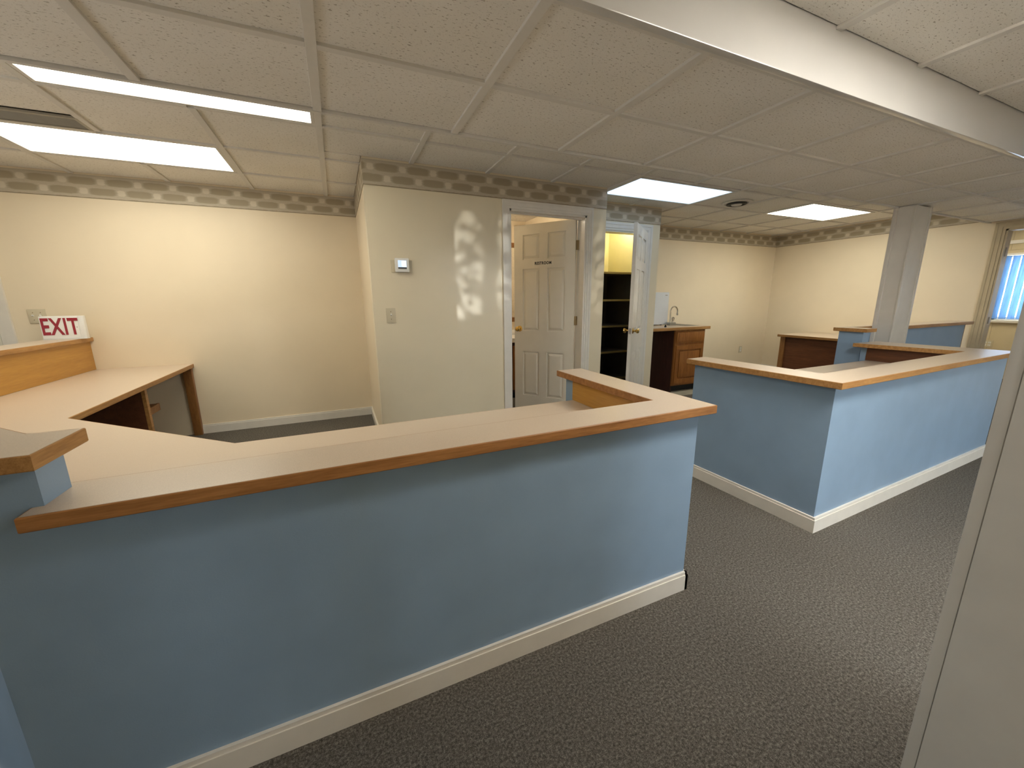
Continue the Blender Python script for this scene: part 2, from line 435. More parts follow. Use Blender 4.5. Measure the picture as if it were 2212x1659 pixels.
# slot vent by the left light, round diffuser by the kitchenette
t = thing('ceiling_vent', 'narrow grey ceiling air vent beside the large left light', 'vent', (-2.5*GX, 3.385, ZC))
w, d = GX/2-.012, .094
o = [(-w, -d), (w, -d), (w, d), (-w, d)]
MB().ring(o, offset(o, .018), -.002, .012, .002).build('frame', 'vent', t)
MB().prism(offset(o, .016), .028, .034).build('backing', 'ventdark', t)
for i in range(6):
    MB().box(-w+.018, w-.018, -.004, .004, -.011, .011).build('louver', 'vent', t, loc=(0, -.062+.025*i, .012), rot=(math.radians(38), 0, 0))
t = thing('round_vent', 'round ceiling diffuser with dark core between the two right lights', 'vent', (4.19, 3.24, ZC))
MB().lathe((0, 0, .006), (0, 0, -1), [(0, .155), (.006, .155), (.012, .140), (.010, .120), (.002, .118)], 28).build('outer_ring', 'tee', t, True)
MB().lathe((0, 0, -.006), (0, 0, -1), [(0, .105), (.010, .100), (.014, .080), (.006, .074)], 28).build('cone', 'ventdark', t, True)
MB().lathe((0, 0, -.012), (0, 0, -1), [(0, .055), (.010, .050), (.013, .012)], 24).build('center_disc', 'tee', t, True)

# ------------------------------------------------------------------ walls
HB = 2.129
def border(parent, p0, p1, nrm, z0=HB, z1=ZC-.002, t=.004, u0=0):
    p0, p1 = Vector(p0), Vector(p1); n = Vector(nrm); L = (p1-p0).length
    bm = bmesh.new(); uvl = bm.loops.layers.uv.new('UVMap')
    def quad(pts, uvs):
        f = bm.faces.new([bm.verts.new(p) for p in pts])
        for l, uv in zip(f.loops, uvs): l[uvl].uv = uv
    a, b = p0 + n*t, p1 + n*t
    A = lambda p, z: (p.x, p.y, z)
    quad([A(a, z0), A(b, z0), A(b, z1), A(a, z1)], [(u0, 0), (u0+L, 0), (u0+L, 1), (u0, 1)])
    quad([A(p0, z0), A(p1, z0), A(b, z0), A(a, z0)], [(u0, 0)]*4)
    quad([A(p0, z1), A(a, z1), A(b, z1), A(p1, z1)], [(u0, 1)]*4)
    quad([A(p0, z0), A(a, z0), A(a, z1), A(p0, z1)], [(u0, 0), (u0, 0), (u0, 1), (u0, 1)])
    quad([A(p1, z0), A(p1, z1), A(b, z1), A(b, z0)], [(u0+L, 0), (u0+L, 1), (u0+L, 1), (u0+L, 0)])
    me = bpy.data.meshes.new('wallpaper_border'); bm.to_mesh(me); bm.free()
    o = bpy.data.objects.new('wallpaper_border', me); C.objects.link(o); me.materials.append(M['border']); o.parent = parent
    o['label'] = 'wallpaper frieze with two staggered rows of brown lozenges'
    return o
def baseboard(name, label, x0, x1, y0, y1, face, parent=None):
    # moulded board: a plinth with a narrower cap; face = direction the board looks at
    mb = MB(); z = .075
    mb.box(x0, x1, y0, y1, .0, z)
    dx, dy = face; k = .005
    mb.box(x0 + (k if dx < 0 else 0), x1 - (k if dx > 0 else 0), y0 + (k if dy < 0 else 0), y1 - (k if dy > 0 else 0), z, .089)
    o = mb.build(name, 'white', parent)
    if not parent: struct(o, label)
    return o
# left back wall
wb = struct(box('wall_back_left', 'wall', XL, .265, YB, YB+.12, 0, ZC+.15), 'cream painted back wall behind the long desk')
border(wb, (XL, YB, 0), (.265, YB, 0), (0, -1, 0), u0=.11)
baseboard('baseboard_back_left', 'white baseboard along the left back wall', -1.33, .262, YB-.014, YB, (0, -1))
# restroom block
ws = struct(box('wall_restroom_side', 'wall', .265, .385, 3.45, YB+.12, 0, ZC+.15), 'narrow cream side wall of the restroom block')
border(ws, (.265, YB, 0), (.265, 3.33, 0), (-1, 0, 0))
baseboard('baseboard_restroom_side', 'white baseboard on the restroom side wall', .251, .265, 3.332, YB-.014, (-1, 0))
mb = MB(); DX0, DX1, DH = 1.452, 2.262, 2.055
mb.box(.265, DX0, 3.33, 3.45, 0, ZC+.15); mb.box(DX1, 2.49, 3.33, 3.45, 0, ZC+.15); mb.box(DX0, DX1, 3.33, 3.45, DH, ZC+.15)
wa = struct(mb.build('wall_restroom_front', 'wall_gloss'), 'glossy pale wall with thermostat and restroom doorway')
border(wa, (.265, 3.33, 0), (2.49, 3.33, 0), (0, -1, 0), u0=-.055)
baseboard('baseboard_restroom_front', 'white baseboard below the thermostat wall', .265, 1.39, 3.316, 3.33, (0, -1))
struct(box('wall_restroom_right', 'wall', 2.42, 2.49, 3.45, 5.1, 0, ZC+.15), 'cream right wall inside the restroom')
struct(box('wall_restroom_back', 'wall', .385, 2.42, 5.0, 5.12, 0, ZC+.15), 'cream back wall inside the restroom')
struct(box('wall_restroom_left', 'wall', 1.05, 1.15, 3.45, 5.0, 0, ZC+.15), 'cream left wall inside the restroom')
struct(box('ceiling_restroom', 'tile', 1.15, 2.42, 3.45, 5.0, 2.30, 2.34), 'pale ceiling inside the restroom')
# restroom door with casing
STEPS = ((0, .30, .012), (.30, .72, .017), (.72, 1.0, .021))
def casing(parent, x0, x1, ztop, y, w=.066, wt=.070, mat='white'):
    # moulded architrave on a wall facing -Y: each member one mesh with a stepped profile
    L, Rr, H = MB(), MB(), MB()
    for (a, b_, th) in STEPS:
        L.box(x0 - w*b_, x0 - w*a, y-th, y, 0, ztop + wt*a); Rr.box(x1 + w*a, x1 + w*b_, y-th, y, 0, ztop + wt*a)
        H.box(x0 - w*b_, x1 + w*b_, y-th, y, ztop + wt*a, ztop + wt*b_)
    L.build('casing_leg', mat, parent); Rr.build('casing_leg', mat, parent); H.build('casing_head', mat, parent)
d1 = sempty('door_1', 'white six-panel restroom door standing ajar in a white frame', (DX0, 3.33, 0))
d1.location = (0, 0, 0)
casing(d1, DX0, DX1, DH, 3.33)
box('jamb', 'white', DX0-.001, DX0+.018, 3.325, 3.455, 0, DH, d1); box('jamb', 'white', DX1-.018, DX1+.001, 3.325, 3.455, 0, DH, d1)
box('jamb_head', 'white', DX0, DX1, 3.325, 3.455, DH-.018, DH+.001, d1)
box('door_stop', 'white', DX0+.018, DX0+.030, 3.375, 3.40, 0, DH-.018, d1); box('door_stop', 'white', DX0+.018, DX1-.018, 3.375, 3.40, DH-.030, DH-.018, d1)
def panel_door(parent, w, hgt, t, mat, name='door_panel', cols=2, mx=.105, label=None):
    # local frame: hinge edge at x=0, leaf to -x, outer face y=-t; six raised panels both faces
    mb = MB()
    rows = [(.20, .70), (.93, 1.585), (1.68, 1.93)] if cols == 2 else [(.2, .85), (1.0, hgt-.17)]
    k = hgt/2.03
    rows = [(a*k, b_*k) for a, b_ in rows]
    pw = (w - 2*mx - (cols-1)*mx*.9) / cols
    px = [(-w + mx + i*(pw + mx*.9), -w + mx + i*(pw + mx*.9) + pw) for i in range(cols)]
    # stiles and rails as solid boxes around recessed fields
    xsx = [-w] + [v for p in px for v in p] + [0]
    for i in range(0, len(xsx), 2): mb.box(xsx[i], xsx[i+1], -t, 0, .012, hgt)
    zz = [.012] + [v for r in rows for v in r] + [hgt]
    for (a, b_) in px:
        for i in range(0, len(zz), 2): mb.box(a, b_, -t, 0, zz[i], zz[i+1])
        for (z0, z1) in rows:
            mb.box(a, b_, -t+.011, -.011, z0, z1)
    leaf = mb.build(name, mat, parent, label=label)
    for (a, b_) in px:
        for (z0, z1) in rows:
            bm = bmesh.new()
            for ys, yo in ((-t+.011, -t+.002), (-.011, -.002)):
                q = .012; r = .034
                lo = [bm.verts.new(p) for p in ((a+q, ys, z0+q), (b_-q, ys, z0+q), (b_-q, ys, z1-q), (a+q, ys, z1-q))]
                hi = [bm.verts.new(p) for p in ((a+r, yo, z0+r), (b_-r, yo, z0+r), (b_-r, yo, z1-r), (a+r, yo, z1-r))]
                bm.faces.new(hi); bm.faces.new(lo[::-1])
                for i in range(4): bm.faces.new((lo[i], lo[(i+1) % 4], hi[(i+1) % 4], hi[i]))
            x = MB(); x.join(bm); x.build('raised_panel', mat, leaf)
    return leaf
def knob(leaf, x, z, t, both=True, mat='brass'):
    for sgn, y in ((-1, -t), (1, 0)):
        MB().lathe((x, y, z), (0, sgn, 0), [(0, .032), (.004, .032), (.008, .020), (.010, .012), (.030, .011), (.036, .020), (.046, .027), (.058, .026), (.066, .016), (.068, .004)], 18).build('knob', mat, leaf, True)
def hinges(parent, pts, rz=0):
    for p in pts:
        o = MB().cyl((0, 0, -.045), (0, 0, .045), .008, None, 10).box(-.028, .028, -.002, .002, -.045, .045).build('hinge', 'bronze', parent)
        o.location = p; o.rotation_euler = (0, 0, rz)
leaf = panel_door(d1, .70, 2.03, .035, 'door')
leaf.location = (2.240, 3.452, .012); leaf.rotation_euler = (0, 0, -math.radians(54))
knob(leaf, -.635, .95, .035)
box('latch_plate', 'brass', -.7012, -.699, -.028, -.007, .92, .98, leaf)
dec = box('sign_strip', 'decal', -.475, -.235, -.0358, -.0348, 1.605, 1.665, leaf, label='white strip lettered RESTROOM')
textmesh('lettering', 'RESTROOM', .040, 'black', leaf, Matrix.Translation((-.355, -.0362, 1.635)) @ Matrix.Rotation(math.pi/2, 4, 'X'), .0004, (.86, 1), .0012, spacing=1.12)
hinges(d1, [(2.243, 3.425, 1.80), (2.243, 3.425, 1.06), (2.243, 3.425, .25)], math.radians(-20))
# closet block
mb = MB(); KX0, KX1, KH = 2.62, 3.375, 2.03
mb.box(2.49, KX0, 3.76, 3.86, 0, ZC+.15); mb.box(KX1, 3.60, 3.76, 3.86, 0, ZC+.15); mb.box(KX0, KX1, 3.76, 3.86, KH, ZC+.15)
mb.box(3.50, 3.60, 3.86, YB, 0, ZC+.15)
wc = struct(mb.build('wall_closet', 'wall_gloss'), 'short pale wall around the open closet')
border(wc, (2.49, 3.76, 0), (3.60, 3.76, 0), (0, -1, 0), u0=.02)
border(wc, (3.60, 3.76, 0), (3.60, YB, 0), (1, 0, 0))
struct(box('wall_closet_lining_back', 'yellow', 2.49, 3.50, YB-.06, YB+.06, 0, ZC+.1), 'yellow back wall inside the closet')
struct(box('wall_closet_lining_left', 'yellow', 2.49, 2.53, 3.86, YB-.06, 0, ZC+.1), 'yellow left wall inside the closet')
struct(box('wall_closet_lining_right', 'yellow', 3.46, 3.50, 3.86, YB-.06, 0, ZC+.1), 'yellow right wall inside the closet')
struct(box('ceiling_closet', 'yellow', 2.49, 3.5, 3.86, YB, ZC-.02, ZC+.02), 'yellow ceiling inside the closet')
d2 = sempty('door_2', 'narrow white closet door swung open with brass knobs on both faces')
casing(d2, KX0, KX1, KH, 3.76, w=.10, wt=.085)
box('jamb', 'white', KX1-.016, KX1+.001, 3.755, 3.865, 0, KH, d2); box('jamb', 'white', KX0-.001, KX0+.016, 3.755, 3.865, 0, KH, d2)
box('jamb_head', 'white', KX0, KX1, 3.755, 3.865, KH-.016, KH+.001, d2)
leaf = panel_door(d2, .735, 2.01, .035, 'white')
leaf.location = (3.358, 3.742, .012); leaf.rotation_euler = (0, 0, math.radians(39.5))
knob(leaf, -.672, .93, .035)
box('latch_plate', 'steel', -.7365, -.734, -.029, -.006, .90, .96, leaf)
hinges(d2, [(3.362, 3.742, 1.80), (3.362, 3.742, 1.02), (3.362, 3.742, .25)], math.radians(40))
# far right back wall, right wall
wr = struct(box('wall_back_right', 'wall', 3.60, XR, YB, YB+.12, 0, ZC+.15), 'cream back wall behind the sink cabinet')
border(wr, (3.60, YB, 0), (XR, YB, 0), (0, -1, 0), u0=.07)
baseboard('baseboard_back_right', 'white baseboard along the right back wall', 4.7, XR, YB-.014, YB, (0, -1))
RD0, RD1, RDH = 1.12, 2.00, 2.02
mb = MB(); mb.box(XR, XR+.12, RD1, YB+.12, 0, ZC+.15); mb.box(XR, XR+.12, YF, RD0, 0, ZC+.15); mb.box(XR, XR+.12, RD0, RD1, RDH, ZC+.15)
wx = struct(mb.build('wall_right', 'wall'), 'cream right wall with the doorway to the next room')
border(wx, (XR, YB, 0), (XR, 2.15, 0), (-1, 0, 0), u0=.03)
baseboard('baseboard_right', 'white baseboard along the right wall', XR-.014, XR, RD1+.08, YB-.014, (-1, 0))
d3 = sempty('door_3', 'cased doorway in the right wall leading to a room with blinds')
L, Rr, H = MB(), MB(), MB(); w = .085
for (a, b_, th) in STEPS:
    L.box(XR-th, XR, RD1 + w*a, RD1 + w*b_, 0, RDH + w*a); Rr.box(XR-th, XR, RD0 - w*b_, RD0 - w*a, 0, RDH + w*a)
    H.box(XR-th, XR, RD0 - w*b_, RD1 + w*b_, RDH + (w-.006)*a, RDH + (w-.006)*b_)
L.build('casing_leg', 'tan', d3); Rr.build('casing_leg', 'tan', d3); H.build('casing_head', 'tan', d3)
box('jamb', 'tan', XR-.004, XR+.124, RD1-.018, RD1+.001, 0, RDH, d3); box('jamb', 'tan', XR-.004, XR+.124, RD0-.001, RD0+.018, 0, RDH, d3)
box('jamb_head', 'tan', XR-.004, XR+.124, RD0, RD1, RDH-.018, RDH+.001, d3)
box('strike_plate', 'bronze', XR+.04, XR+.075, RD1-.0205, RD1-.0175, 1.72, 1.82, d3); box('strike_plate', 'bronze', XR+.04, XR+.075, RD1-.0205, RD1-.0175, .95, 1.03, d3)
# next room
X2 = 9.5
WY0, WY1, WZ0, WZ1 = 1.15, 2.66, .905, 1.91
mb = MB(); mb.box(X2, X2+.12, .2, WY0, 0, 2.5); mb.box(X2, X2+.12, WY1, 3.7, 0, 2.5); mb.box(X2, X2+.12, WY0, WY1, 0, WZ0); mb.box(X2, X2+.12, WY0, WY1, WZ1, 2.5)
wn = struct(mb.build('wall_next_room', 'panel2'), 'tan panelled wall below the window of the next room')
for i in range(14):
    y = .3 + .255*i
    for (z0, z1) in (((0, WZ0-.06), (WZ1+.05, 2.28)) if WY0-.05 < y < WY1+.05 else ((0, 2.28),)):
        box('wall_board', 'panel2', X2-.008, X2, y+.003, y+.252, z0, z1, wn, .003)
struct(box('wall_next_room_north', 'panel2', XR+.12, X2+.12, 3.6, 3.72, 0, 2.5), 'tan north wall of the next room')
struct(box('wall_next_room_south', 'panel2', XR+.12, X2+.12, .2, .3, 0, 2.5), 'tan south wall of the next room')
struct(box('ceiling_next_room', 'tile', XR+.12, X2+.12, .3, 3.7, 2.30, 2.34), 'pale ceiling of the next room')
struct(box('trim_1', 'white', X2-.03, X2-.008, .3, 3.6, 2.05, 2.10), 'white picture rail high on the panelled wall')
w1 = sempty('window_1', 'bright blue window behind vertical blinds in the next room')
box('sill', 'white', X2-.06, X2+.02, WY0-.05, WY1+.05, WZ0-.035, WZ0, w1)
box('window_frame', 'white', X2+.06, X2+.10, WY0, WY1, WZ0, WZ0+.05, w1); box('window_frame', 'white', X2+.06, X2+.10, WY0, WY1, WZ1-.05, WZ1, w1)
box('window_frame', 'white', X2+.06, X2+.10, WY0, WY0+.05, WZ0, WZ1, w1); box('window_frame', 'white', X2+.06, X2+.10, WY1-.05, WY1, WZ0, WZ1, w1)
box('pane', 'glass', X2+.078, X2+.082, WY0+.05, WY1-.05, WZ0+.05, WZ1-.05, w1)
vb = thing('vertical_blind', 'pale blue vertical blind hanging in the window of the next room', 'blind', (X2-.005, WY1, WZ1))
box('headrail', 'plastic', -.03, .03, -(WY1-WY0)+.01, -.01, -.03, .0, vb)
n = 17; pit = (WY1-WY0-.02)/n; me = None
for i in range(n):
    if me is None:
        bm = bmesh.new(); rows = []
        for z in (-.032, -.98):
            rows.append([bm.verts.new((.006*math.cos(u*1.5)+dx, u*.0375, z)) for u, dx in [(-1, 0), (-.5, 0), (0, 0), (.5, 0), (1, 0), (1, .0012), (.5, .0012), (0, .0012), (-.5, .0012), (-1, .0012)]])
        k = len(rows[0])
        for a in range(k): bm.faces.new((rows[0][a], rows[0][(a+1) % k], rows[1][(a+1) % k], rows[1][a]))
        bm.faces.new(rows[0]); bm.faces.new(rows[1][::-1])
        x = MB(); x.join(bm); o = x.build('slat', 'blind', vb); me = o.data
    else:
        o = bpy.data.objects.new('slat', me); C.objects.link(o); o.parent = vb
    o.location = (.005, -.01-pit*(i+.5), -.005); o.rotation_euler = (0, 0, math.radians(24 + random.uniform(-5, 5)))
mb = MB(); LY0, LY1, LZ0, LZ1 = 1.15, 1.95, .35, 1.2
mb.box(XL-.12, XL, YF, LY0, 0, ZC+.15); mb.box(XL-.12, XL, LY1, YB+.12, 0, ZC+.15); mb.box(XL-.12, XL, LY0, LY1, 0, LZ0); mb.box(XL-.12, XL, LY0, LY1, LZ1, ZC+.15)
struct(mb.build('wall_left', 'wall'), 'cream far left wall with an added window')
w5 = sempty('window_5', 'added unseen window in the far left wall')  # unseen window, added to throw cool light on the diagonal counter face
for (p, q, r, s_) in ((LY0, LY1, LZ0, LZ0+.05), (LY0, LY1, LZ1-.05, LZ1), (LY0, LY0+.05, LZ0, LZ1), (LY1-.05, LY1, LZ0, LZ1)):
    box('window_frame', 'white', XL-.09, XL-.04, p, q, r, s_, w5)
box('pane', 'glass', XL-.068, XL-.064, LY0+.05, LY1-.05, LZ0+.05, LZ1-.05, w5)
ld = bpy.data.lights.new('sky_portal', 'AREA'); ld.shape = 'RECTANGLE'; ld.size = LY1-LY0; ld.size_y = LZ1-LZ0; ld.cycles.is_portal = True
lo = bpy.data.objects.new('sky_portal', ld); C.objects.link(lo); lo.location = (XL-.13, (LY0+LY1)/2, (LZ0+LZ1)/2); lo.rotation_euler = (math.radians(90), 0, math.radians(-90))
# front wall behind the camera with its shop windows
mb = MB(); FZ0, FZ1 = .45, 2.15
spans = [(1.9, 3.4), (3.7, 4.7)]
xprev = XL-.12
for a, b_ in spans:
    mb.box(xprev, a, YF-.12, YF, 0, ZF+.2); mb.box(a, b_, YF-.12, YF, 0, FZ0); mb.box(a, b_, YF-.12, YF, FZ1, ZF+.2); xprev = b_
mb.box(xprev, X2+.12, YF-.12, YF, 0, ZF+.2)
struct(mb.build('wall_front', 'wall'), 'cream front wall behind the viewer with two windows')
for i, (a, b_) in enumerate(spans):
    wn_ = sempty('window_%d' % (i+2), 'front window behind the viewer, number %d from the left' % (i+1))
    for (p, q, r, s_) in ((a, b_, FZ0, FZ0+.05), (a, b_, FZ1-.05, FZ1), (a, a+.05, FZ0, FZ1), (b_-.05, b_, FZ0, FZ1), ((a+b_)/2-.025, (a+b_)/2+.025, FZ0, FZ1)):
        box('window_frame', 'white', p, q, YF-.09, YF-.04, r, s_, wn_)
    box('pane', 'glass', a+.05, b_-.05, YF-.068, YF-.064, FZ0+.05, FZ1-.05, wn_)
    ld = bpy.data.lights.new('sky_portal', 'AREA'); ld.shape = 'RECTANGLE'; ld.size = b_-a; ld.size_y = FZ1-FZ0; ld.cycles.is_portal = True
    lo = bpy.data.objects.new('sky_portal', ld); C.objects.link(lo); lo.location = ((a+b_)/2, YF-.13, (FZ0+FZ1)/2); lo.rotation_euler = (math.radians(90), 0, 0)
ld = bpy.data.lights.new('sky_portal', 'AREA'); ld.shape = 'RECTANGLE'; ld.size = WY1-WY0; ld.size_y = WZ1-WZ0; ld.cycles.is_portal = True
lo = bpy.data.objects.new('sky_portal', ld); C.objects.link(lo); lo.location = (X2+.13, (WY0+WY1)/2, (WZ0+WZ1)/2); lo.rotation_euler = (math.radians(90), 0, math.radians(90))
struct(box('wall_added_partition', 'wall', XL, 1.6, -.75, -.63, 0, ZF+.02), 'cream partition added behind the viewer to shade the left counter')  # unseen partition, put in to keep window light off the left counter
struct(box('ground', 'ground', -30, 40, -40, YF-.2, -.25, -.15), 'paved ground outside the front windows')
# pier beside the camera: end of a partition with white jamb
pj = sempty('wall_front_pier', 'off-white door jamb of the partition close by on the right')
box('pier_core', 'jamb', 1.135, 1.70, .04, .258, 0, ZF+.02, pj)
box('casing', 'jamb', 1.130, 1.20, .258, .280, 0, ZF+.01, pj, .004); box('casing', 'jamb', 1.20, 1.70, .258, .268, 0, ZF+.01, pj)
box('jamb_board', 'jamb', 1.127, 1.136, .02, .2565, 0, ZF+.01, pj, .001)
# structural column under the soffit
col = sempty('column', 'square off-white column standing between the blue partitions')
box('column_core', 'column', 4.975, 5.27, 2.0, 2.15, 0, ZS, col)
box('corner_strip', 'column', 4.968, 5.0, 1.995, 2.006, 0, ZS, col, .002); box('corner_strip', 'column', 5.245, 5.276, 1.994, 2.006, 0, ZS, col, .002)
box('back_strip', 'column', 4.962, 4.978, 2.125, 2.158, 0, ZS, col, .002)

# ------------------------------------------------------------------ counters
def slab(parent, poly, z0, z1, matT, matE, name, band=.004):
    inner = offset(poly, band)
    top = MB().prism(inner, z0+.002, z1-.0004).build(name, matT, parent)
    MB().ring(poly, offset(poly, band+.0005), z0, z1-.0008, .0022).build('edge_band', matE, top)
    return top
# ---- left counter
c1 = thing('reception_counter', 'long blue reception counter with beige top in the left foreground', 'counter', (.3, 1.1, 0))
off = Vector((-.3, -1.1))
def P1(poly): return [(x + off.x, y + off.y) for x, y in poly]
def bx1(name, mat, x0, x1, y0, y1, z0, z1, parent=None, bev=0, label=None):
    return box(name, mat, x0+off.x, x1+off.x, y0+off.y, y1+off.y, z0, z1, parent or c1, bev, label)
mb = MB()
mb.prism(P1([(-.60, 1.076), (1.30, 1.076), (1.30, 1.95), (1.215, 1.95), (1.215, 1.17), (-.60, 1.17)]), 0, .8225)
mb.prism(P1([(-.60, 1.076), (-.60, 1.17), (-.692, 1.17), (-2.02, 2.498), (-2.02, YB), (-2.12, YB), (-2.12, 2.461), (-.735, 1.076)]), 0, .951)
mb.build('half_wall', 'blue', c1)
slab(c1, P1([(-.622, 1.030), (1.345, 1.030), (1.345, 1.99), (1.172, 1.99), (1.172, 1.203), (-.622, 1.203)]), .8225, .857, 'lam', 'redX', 'bar_top')
slab(c1, P1([(-.757, 1.022), (-.57, 1.022), (-.57, 1.207), (-.667, 1.207), (-1.98, 2.52), (-1.98, YB-.002), (-2.22, YB-.002), (-2.22, 2.485)]), .951, .985, 'lam', 'oakY', 'raised_ledge')
slab(c1, P1([(-.69, 1.172), (1.212, 1.172), (1.212, 1.862), (-.44, 1.862), (-1.31, 2.66), (-1.31, YB-.002), (-2.012, YB-.002), (-2.012, 2.494)]), .665, .700, 'lam', 'oakY', 'work_surface')
bx1('inner_panel', 'panelY', 1.204, 1.2145, 1.175, 1.862, .701, .8222)
bx1('inner_panel', 'panelY', -2.0195, -2.006, 2.51, YB-.003, .701, .9505)
MB().prism(P1([(-.70, 1.180), (-.693, 1.187), (-2.009, 2.503), (-2.016, 2.496)]), .701, .9505).build('inner_panel', 'panelY', c1)
# baseboard on the visible faces
mb = MB()
mb.box(-.735-.3, 1.314-.3, 1.062-1.1, 1.076-1.1, 0, .075); mb.box(-.735-.3, 1.310-.3, 1.066-1.1, 1.076-1.1, .075, .089)
mb.box(1.30-.3, 1.314-.3, 1.062-1.1, 1.95-1.1, 0, .075); mb.box(1.30-.3, 1.310-.3, 1.066-1.1, 1.95-1.1, .075, .089)
mb.build('baseboard', 'white', c1)
MB().prism(P1([(-.735, 1.076), (-2.12, 2.461), (-2.13, 2.451), (-.739, 1.062), (-.735, 1.062)]), 0, .085).build('baseboard', 'white', c1)
# supports below the work surface
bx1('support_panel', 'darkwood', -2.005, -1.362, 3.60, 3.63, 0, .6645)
bx1('panel_edge', 'oakY', -1.362, -1.34, 3.597, 3.633, 0, .6645)
bx1('leg_post', 'postwood', -1.392, -1.325, YB-.050, YB-.004, 0, .6645, bev=.003)
bx1('back_lining', 'wall', -2.0195, -2.012, 3.634, YB-.004, .0, .664)
bx1('under_shelf', 'darkwood', -2.01, -1.44, 3.634, 4.02, .445, .460)
bx1('shelf_lip', 'postwood', -1.44, -1.422, 3.634, 4.03, .405, .462)
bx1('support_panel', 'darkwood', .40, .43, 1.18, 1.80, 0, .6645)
# ---- right counter
c2 = thing('reception_counter', 'u-shaped blue counter with beige top in front of the white column', 'counter', (3.4, 1.1, 0))
off = Vector((-3.4, -1.1))
mb = MB()
mb.prism(P1([(2.295, 1.098), (4.735, 1.173), (4.70, 1.985), (4.45, 1.985), (4.475, 1.268), (2.392, 1.200), (2.375, 1.955), (2.275, 1.95)]), 0, .8225)
mb.build('half_wall', 'blue', c2)
slab(c2, P1([(2.247, 1.050), (4.745, 1.125), (4.715, 2.0), (4.36, 2.012), (4.41, 1.312), (2.452, 1.248), (2.428, 2.0), (2.229, 1.985)]), .8225, .857, 'lam', 'oakX', 'bar_top')
slab(c2, P1([(2.395, 1.21), (4.468, 1.275), (4.45, 1.93), (2.38, 1.92)]), .665, .700, 'lam', 'oakX', 'work_surface')
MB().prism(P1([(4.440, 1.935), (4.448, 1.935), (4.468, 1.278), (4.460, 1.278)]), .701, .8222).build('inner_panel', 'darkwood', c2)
mb = MB()
mb.prism(P1([(2.281, 1.083), (4.735, 1.158), (4.735, 1.173), (2.295, 1.098), (2.275, 1.95), (2.261, 1.95)]), 0, .075)
mb.prism(P1([(2.285, 1.087), (4.735, 1.162), (4.735, 1.173), (2.295, 1.098), (2.275, 1.95), (2.265, 1.95)]), .075, .089)
mb.build('baseboard', 'white', c2)
# ---- partition beyond the right counter with its raised ledge and pier
c3 = thing('blue_partition', 'low blue partition with wooden ledge running past the white column', 'partition', (5.7, 2.1, 0))
off = Vector((-5.7, -2.1))
mb = MB()
mb.prism(P1([(4.505, 2.012), (4.605, 2.012), (4.605, 2.16), (6.78, 2.16), (6.78, 2.21), (4.505, 2.21)]), 0, .951)
mb.prism(P1([(5.278, 2.065), (6.78, 2.065), (6.78, 2.16), (5.278, 2.16)]), 0, .951)
mb.build('half_wall', 'blue', c3)
slab(c3, P1([(4.468, 1.972), (4.635, 1.972), (4.635, 2.162), (5.28, 2.162), (5.28, 2.02), (6.86, 2.02), (6.86, 2.245), (4.468, 2.245)]), .951, .985, 'lam', 'oakX', 'raised_ledge')
box('end_post', 'postwood', 6.78+off.x, 6.81+off.x, 2.07+off.y, 2.20+off.y, 0, .951, c3)
# ---- desk along the right wall
dk = thing('office_desk', 'brown wooden desk with beige top against the right wall', 'desk', (6.6, 3.0, 0))
off = Vector((-6.6, -3.0))
slab(dk, P1([(6.20, 2.25), (7.045, 2.25), (7.045, 3.875), (6.24, 3.875)]), .687, .722, 'lam', 'darkedge', 'desk_top')
MB().prism(P1([(6.275, 2.26), (6.295, 2.26), (6.325, 3.79), (6.305, 3.79)]), 0.0, .6868).build('front_panel', 'darkwood', dk)
MB().prism(P1([(6.285, 3.78), (6.345, 3.78), (6.345, 3.85), (6.285, 3.85)]), 0.0, .6868).build('leg_post', 'postwood', dk)
MB().prism(P1([(6.345, 3.80), (7.04, 3.80), (7.04, 3.83), (6.345, 3.83)]), 0.0, .6868).build('end_panel', 'darkwood', dk)

# ------------------------------------------------------------------ kitchenette
k = thing('sink_cabinet', 'cherry wood sink base cabinet with one drawer front and a panelled door', 'cabinet', (4.35, 4.2, 0))
ox, oy = 4.35, 4.2
def bk(name, mat, x0, x1, y0, y1, z0, z1, parent=None, bev=0, label=None):
    return box(name, mat, x0-ox, x1-ox, y0-oy, y1-oy, z0, z1, parent or k, bev, label)
bk('carcass_side', 'cabdark', 4.10, 4.116, 3.895, 4.595, 0, .862); bk('carcass_side', 'cabdark', 4.634, 4.65, 3.895, 4.595, 0, .862)
bk('carcass_floor', 'cabdark', 4.116, 4.634, 3.895, 4.595, .10, .116)
bk('toe_kick', 'black', 4.116, 4.634, 3.955, 3.97, 0.004, .10)
bk('face_frame', 'cabwood', 4.10, 4.65, 3.875, 3.895, .10, .862)
dr = bk('drawer_front', 'cabwood', 4.125, 4.628, 3.857, 3.875, .685, .838, bev=.007)
bk('drawer_lip', 'cabwood', 4.15, 4.603, 3.852, 3.858, .705, .818, dr, bev=.003)
cdoor = MB()
cdoor.box(4.125-ox, 4.175-ox, 3.857-oy, 3.875-oy, .13, .655); cdoor.box(4.578-ox, 4.628-ox, 3.857-oy, 3.875-oy, .13, .655)
cdoor.box(4.175-ox, 4.578-ox, 3.857-oy, 3.875-oy, .13, .19); cdoor.box(4.175-ox, 4.578-ox, 3.857-oy, 3.875-oy, .595, .655)
cdoor.box(4.175-ox, 4.578-ox, 3.872-oy, 3.875-oy, .19, .595)
cdr = cdoor.build('cabinet_door', 'cabwood', k)
bk('raised_panel', 'cabwood', 4.195, 4.558, 3.859, 3.873, .212, .573, cdr, .006)
ct = thing('kitchen_countertop', 'beige kitchenette worktop with wood edge and a steel sink', 'countertop', (4.15, 4.2, 0))
